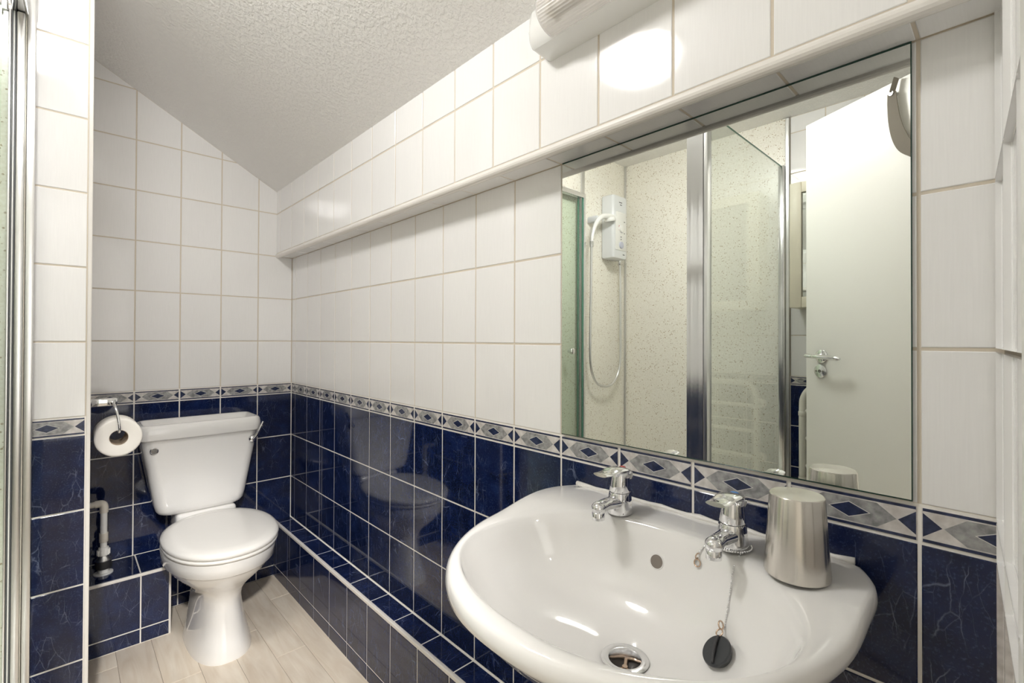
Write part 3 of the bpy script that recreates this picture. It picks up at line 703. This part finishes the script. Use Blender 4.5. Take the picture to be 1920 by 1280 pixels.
# ------------------------------------------------------------------ strip light on the upper wall
sl = thing('strip_light', 'white wall strip light with clear ribbed cover above the mirror', 'light fitting', (-D_UP, -1.95, 1.70))
LX, LY0, LY1, LZ0, LZ1 = -D_UP, -1.712, -2.215, 1.706, 1.795
bm = bmesh.new()
def lring(y, dz, dx): return [V((LX, y, LZ0+dz)), V((LX-.050+dx, y, LZ0+.004+dz)), V((LX-.058+dx, y, LZ0+.014+dz)), V((LX-.060+dx, y, LZ0+.045)), V((LX-.058+dx, y, LZ1-.014-dz)), V((LX-.050+dx, y, LZ1-.004-dz)), V((LX, y, LZ1-dz))]
ys = [(LY0+.022, .022, .020), (LY0+.018, .014, .011), (LY0+.010, .006, .004), (LY0, 0, 0)]
rg = [lring(*a) for a in ys] + [lring(LY1-(y-LY0), a, b) for y, a, b in ys[::-1]]
obj('base', loft(bmesh.new(), rg), 'white_plastic', sl, True, 35)
def cring(y, k, dx): 
    out = []
    for i in range(49):
        a = -PI/2+PI*i/48; rr = 1+.009*(1 if i % 2 else -1)*(1 if k > .95 else 0)
        out.append(V((LX-.052-dx-(.046*k*rr)*math.cos(a), y, LZ0+.046+.040*k*rr*math.sin(a))))
    return out
cy = [(LY0-.042, .70, 0), (LY0-.044, .92, 0), (LY0-.050, 1, 0), (LY1+.05, 1, 0), (LY1+.044, .92, 0), (LY1+.042, .70, 0)]
obj('ribbed_cover', loft(bmesh.new(), [cring(*a) for a in cy]), 'ribbed_clear_plastic', sl, True, 20)
obj('tube_lamp', lathe(bmesh.new(), [(.008, .0), (.012, .006), (.012, .36), (.008, .366)], (LX-.068, LY0-.068, LZ0+.048), (0, -1, 0), 18), 'white_enamel', sl, True, 40)
obj('lamp_holder', B((LX-.082, LY0-.068, LZ0+.034), (LX-.050, LY0-.056, LZ0+.066), .003), 'cream_plastic', sl)

# ------------------------------------------------------------------ ceiling lamp
cl = thing('ceiling_lamp', 'round white dome lamp lit on the ceiling', 'lamp', (-.93, -1.385, ZFLAT))
LC = (-.93, -1.385, ZFLAT)
obj('lamp_base', lathe(bmesh.new(), [(.150, 0), (.150, -.022), (.146, -.026)], LC, seg=48), 'white_plastic', cl, True, 40)
obj('dome_diffuser', lathe(bmesh.new(), [(.140, -.0265), (.141, -.050), (.130, -.075), (.095, -.096), (.045, -.105), (.001, -.107)], LC, seg=48, cap0=False), 'lamp_diffuser', cl, True)

# ------------------------------------------------------------------ shower enclosure
se = thing('shower_enclosure', 'chrome framed glass shower enclosure with folded door', 'shower enclosure', (-1.35, -1.1, 0))
tray = tag(obj('shower_tray', None or (lambda b: (loft(b, [rrect(-1.3625, -1.1025, .4805, .457, .02, z) if s == 0 else rrect(-1.3625, -1.1025, .4805-s, .457-s, .02, z) for z, s in ((0, 0), (.135, 0), (.145, .006), (.145, .05), (.118, .075), (.112, .2))]), b)[1])(bmesh.new()), 'white_enamel', None, True, 40), 'white shower tray under the glass enclosure', 'shower tray')
SZ0, SZ1 = .145, 1.985
def prof_v(name, x0, x1, y0, y1, z0, z1, mat='satin_chrome', bev=.003): return obj(name, B((x0, y0, z0), (x1, y1, z1), bev), mat, se, True, 40)
prof_v('wall_channel', -.8825, -.8665, -.6620, YP-.0035, SZ0, 2.03, 'satin_aluminium', .002)
prof_v('wall_channel_lip', -.8850, -.8830, -.6650, YP-.0035, SZ0, 2.03, 'cream_plastic', .0005)
prof_v('hinge_profile', -.9005, -.8855, -.6720, YP-.0035, SZ0, 1.9405, 'satin_aluminium', .003)
prof_v('gasket', -.9032, -.9008, -.6690, YP-.0035, SZ0, 1.9405, 'gasket', .0006)
prof_v('seal_strip', -.9066, -.9036, -.6680, YP-.0035, SZ0, 1.9405, 'white_plastic', .0006)
prof_v('gasket', -.9096, -.9070, -.6690, YP-.0035, SZ0, 1.9405, 'gasket', .0006)
prof_v('leaf_hinge_profile', -.9146, -.9100, -.6700, YP-.0035, SZ0, 1.9405, 'satin_aluminium', .001)
prof_v('top_rail', -.9100, -.8800, -1.548, YP-.0040, 1.9405, 1.985)
prof_v('bottom_rail', -.9050, -.8800, -1.548, YP-.0040, SZ0, .170)
# corner post with flutes
bm = bmesh.new(); n = 9; y0, y1 = -1.6095, -1.5485; prof = []
for i in range(n):
    t = i/(n-1); prof.append((-.8680+(.0007 if i in (2, 6) else 0), y0+(y1-y0)*t))
prof = [(-.915, y0)] + prof + [(-.915, y1)]
loft(bm, [[V((x, y, z)) for x, y in prof] for z in (SZ0, 2.035)])
obj('corner_post', bm, 'satin_chrome', se)
prof_v('post_edge', -.9050, -.8690, -1.6250, -1.6100, SZ0, 2.035, 'satin_aluminium', .003)
GY = -1.5740
bm = B((-1.825, GY-.003, SZ0+.012), (-.905, GY+.003, 1.9990)); gp = obj('side_glass', bm, 'shower_glass', se)
prof_v('side_wall_channel', RX+.0035, RX+.030, GY-.014, GY+.014, SZ0, 2.004)
prof_v('side_bottom_rail', -1.83, -.91, GY-.012, GY+.012, SZ0, .172)
obj('glass_top_edge', B((-1.825, GY-.0032, 1.9990), (-.915, GY+.0032, 2.0003)), 'glass_edge', gp)
# folded door: two leaves lying against the end wall
def leaf(y, ya, xa, xb, nm):
    lf = obj(nm, B((xb, y-.0025, .19), (xa, y+.0025, 1.935)), 'shower_glass', se)
    obj('leaf_top_rail', B((xb-.003, y-.008, 1.932), (xa, y+.008, 1.958), .003), 'satin_chrome', lf)
    obj('leaf_bottom_rail', B((xb-.003, y-.008, .172), (xa, y+.008, .198), .003), 'satin_chrome', lf)
    obj('leaf_edge', B((xb-.006, y-.007, .172), (xb+.010, y+.007, 1.958), .002), 'satin_chrome', lf)
    obj('leaf_glass_edge', B((xb+.010, y-.0032, .198), (xb+.018, y+.0032, 1.932)), 'glass_edge', lf)
    return lf
l1 = leaf(-.6680, 0, -.9150, -1.3450, 'door_leaf'); l2 = leaf(-.6900, 0, -.9250, -1.3590, 'door_leaf')
bm = lathe(bmesh.new(), [(.008, 0), (.008, .012), (.016, .016), (.0175, .024), (.0165, .034), (.012, .037)], (-1.219, -.6925, 1.063), (0, -1, 0), 24)
obj('door_knob', bm, 'chrome', l2, True, 50)

# ------------------------------------------------------------------ electric shower
es_ = thing('electric_shower', 'white electric shower unit with hose and handset on speckled panel', 'shower', (-1.655, YP, 1.62))
YW = YP-.0035
bm = bmesh.new()
def ur(z, k=0.): return rrect(-1.655, (YW-.735)/2, .0745-k, (-.735-YW)/-2-k, .016, z)
rr = [ur(1.618, .012), ur(1.622, .003), ur(1.632, 0), ur(1.985, 0), ur(1.997, .003), ur(2.001, .012)]
rr = [[V((p.x, min(p.y, YW), p.z)) for p in r] for r in rr]
obj('casing', loft(bmesh.new(), rr), 'cool_white_plastic', es_, True, 45)
fp = obj('control_panel', B((-1.712, -.7385, 1.668), (-1.602, -.7345, 1.90), .003), 'white_plastic', es_, True, 40)
obj('dial', lathe(bmesh.new(), [(.021, 0), (.020, .007), (.014, .009)], (-1.657, -.7385, 1.700), (0, -1, 0), 28), 'grey_dial', fp, True, 40)
obj('selector', lathe(bmesh.new(), [(.024, 0), (.022, .010), (.016, .012)], (-1.657, -.7385, 1.800), (0, -1, 0), 28), 'white_plastic', fp, True, 40)
for z, x, w_ in ((1.959, -1.656, .016), (1.945, -1.66, .010), (1.750, -1.657, .006), (1.735, -1.657, .005), (1.845, -1.692, .006), (1.775, -1.692, .005), (1.645, -1.69, .010)):
    f = -.7391 if 1.66 < z < 1.9 else -.7354
    obj('printed_mark', B((x-w_, f, z-.0025), (x+w_, f+.001, z+.0025)), 'print_dark', es_)
obj('red_mark', B((-1.640, -.7394, 1.788), (-1.634, -.7384, 1.818)), 'print_red', es_)
hs = smooth_path([(-1.716, -.690, 1.62), (-1.722, -.690, 1.50), (-1.724, -.690, 1.25), (-1.724, -.690, 1.03), (-1.705, -.690, .93), (-1.64, -.692, .862), (-1.56, -.694, .848), (-1.47, -.697, .875), (-1.415, -.700, .96), (-1.398, -.705, 1.10), (-1.395, -.712, 1.40), (-1.396, -.715, 1.68)], 10)
obj('hose', tube(bmesh.new(), hs, .0072, 12), 'satin_aluminium', es_, True)
obj('hose_nut', lathe(bmesh.new(), [(.011, 0), (.011, .03), (.008, .034)], (-1.716, -.690, 1.624), (0, 0, -1), 18), 'satin_chrome', es_, True, 40)
hd_ = smooth_path([(-1.396, -.715, 1.680), (-1.400, -.717, 1.725), (-1.425, -.720, 1.790), (-1.475, -.722, 1.840), (-1.540, -.722, 1.858), (-1.60, -.722, 1.856)], 7)
hset = obj('handset', tube(bmesh.new(), hd_, [.0095+.009*sst(i/len(hd_)) for i in range(len(hd_))], 18), 'white_plastic', es_, True, 60)
bm = lathe(bmesh.new(), [(.018, .018), (.034, .006), (.036, -.004), (.033, -.010), (.0, -.010)], (-1.565, -.722, 1.842), (.25, 0, 1), 30, True, False)
obj('spray_head', bm, 'white_plastic', hset, True, 50)
obj('hose_end', lathe(bmesh.new(), [(.0115, 0), (.0125, .012), (.0095, .034)], (-1.396, -.715, 1.690), (0, 0, -1), 18), 'satin_chrome', es_, True, 40)
obj('handset_bracket', B((-1.475, -.715, 1.815), (-1.445, YW, 1.850), .006), 'cool_white_plastic', es_, True, 40)

# ------------------------------------------------------------------ cabinet and towel radiator (seen in the mirror)
cb = thing('bathroom_cabinet', 'cream wall cabinet with mirrored front, seen in the mirror', 'cabinet', (RX, -1.86, 1.28))
cx0, cx1, cy0, cy1, cz0, cz1 = RX, -1.722, -2.095, -1.645, 1.28, 1.868
obj('cabinet_body', B((cx0, cy0, cz0), (cx1, cy1, cz1), .003), 'cream_paint', cb)
bm = bmesh.new(); fw = .050
for lo, hi in (((cx1, cy1-fw, cz0), (cx1+.022, cy1, cz1)), ((cx1, cy0, cz0), (cx1+.022, cy0+fw, cz1)), ((cx1, cy0+fw, cz1-fw), (cx1+.022, cy1-fw, cz1)), ((cx1, cy0+fw, cz0), (cx1+.022, cy1-fw, cz0+fw))): box(bm, lo, hi, .003)
dco = obj('cabinet_door', bm, 'cream_paint', cb, True, 40)
obj('mirror_panel', B((cx1+.002, cy0+fw, cz0+fw), (cx1+.009, cy1-fw, cz1-fw)), 'mirror_silver', dco)
trd = thing('towel_radiator', 'white tubular towel rail below the cabinet, seen in the mirror', 'towel rail', (RX, -1.87, .42))
ya, yb = -1.680, -2.06; xr = -1.775
pth = smooth_path([(xr, ya, .47), (xr, ya, .60), (xr, ya, .80), (xr+.0, ya-.006, .855), (xr, ya-.030, .893), (xr, ya-.07, .905), (xr, (ya+yb)/2, .905), (xr, yb+.07, .905), (xr, yb+.03, .893), (xr, yb+.006, .855), (xr, yb, .80), (xr, yb, .60), (xr, yb, .47)], 6)
obj('frame_tube', tube(bmesh.new(), pth, .0165, 16), 'white_enamel', trd, True)
for z in (.79, .66, .53): obj('cross_bar', tube(bmesh.new(), [(xr, ya-.01, z), (xr, yb+.01, z)], .011, 14), 'white_enamel', trd, True, 60)
for y in (ya, yb):
    for z in (.80, .52): obj('wall_bracket', lathe(bmesh.new(), [(.024, 0), (.024, .008), (.010, .012), (.010, .066)], (RX, y-.0 if y == ya else y, z), (1, 0, 0), 20), 'white_enamel', trd, True, 40)
    obj('joint_collar', lathe(bmesh.new(), [(.0175, 0), (.019, .003), (.019, .020), (.0175, .023)], (xr, y, .765), (0, 0, 1), 18), 'white_enamel', trd, True, 40)
    obj('end_cap', lathe(bmesh.new(), [(.0185, 0), (.0185, .03), (.012, .034)], (xr, y, .475), (0, 0, -1), 18), 'white_enamel', trd, True, 40)

# ------------------------------------------------------------------ plug and chain (last, they rest on basin and tap)
PLUG_DATA = dict(c=PLUG, n=PN)
x_, y_ = frame(PN)
obj('plug_disc', lathe(bmesh.new(), [(.016, -.007), (.0205, 0), (.0215, .003), (.0205, .0055), (.012, .0058), (.0, .0058)], PLUG, PN, 40, True, False), 'black_rubber', pg, True, 40)
up0 = V((.60, .25, .75)); upd = (up0 - PN*up0.dot(PN)).normalized()
bm = tube(bmesh.new(), smooth_path([PLUG+PN*.006-upd*.018, PLUG+PN*.0085-upd*.006, PLUG+PN*.0085+upd*.008, PLUG+PN*.006+upd*.019], 6), .0022, 8)
obj('plug_rib', bm, 'dark_rubber', pg, True)
rg0 = PLUG+PN*.006+upd*.024; rg1 = rg0+upd*.010+V((0, 0, .001))
obj('ring', torus(bmesh.new(), rg0, PN, .0050, .0010), 'copper_ring', pg, True)
obj('ring', torus(bmesh.new(), rg1, upd.cross(PN), .0050, .0011), 'copper_ring', pg, True)
tapc = V((-.074, -2.083, .8165))
loop = [tapc+V((-.0265*math.cos(a), .0265*math.sin(a), 0)) for a in [(-2.2+3.3*i/40) for i in range(41)]]
down = smooth_path([tapc+V((-.0255, -.008, 0)), tapc+V((-.018, -.0200, -.001))] + CH + [rg1+upd*.005], 8)
tail = smooth_path([loop[-1], V((-.0800, -2.0545, .8135)), V((-.0885, -2.0480, .8085)), V((-.0912, -2.0395, .7965))], 8)
bm = bmesh.new(); beads(bm, loop, .0016, .0037); beads(bm, down, .0013, .0032); beads(bm, tail, .0013, .0032)
obj('ball_chain', bm, 'satin_chrome', pg, True)
obj('ring', torus(bmesh.new(), V((-.0915, -2.0372, .7900)), (.25, 1, .2), .0042, .0010), 'copper_ring', pg, True)
obj('ring', torus(bmesh.new(), V((-.0930, -2.0375, .7795)), (-.96, .15, .25), .0052, .0011), 'copper_ring', pg, True)

for o in bpy.data.objects:
    if '_w' in o: del o['_w']
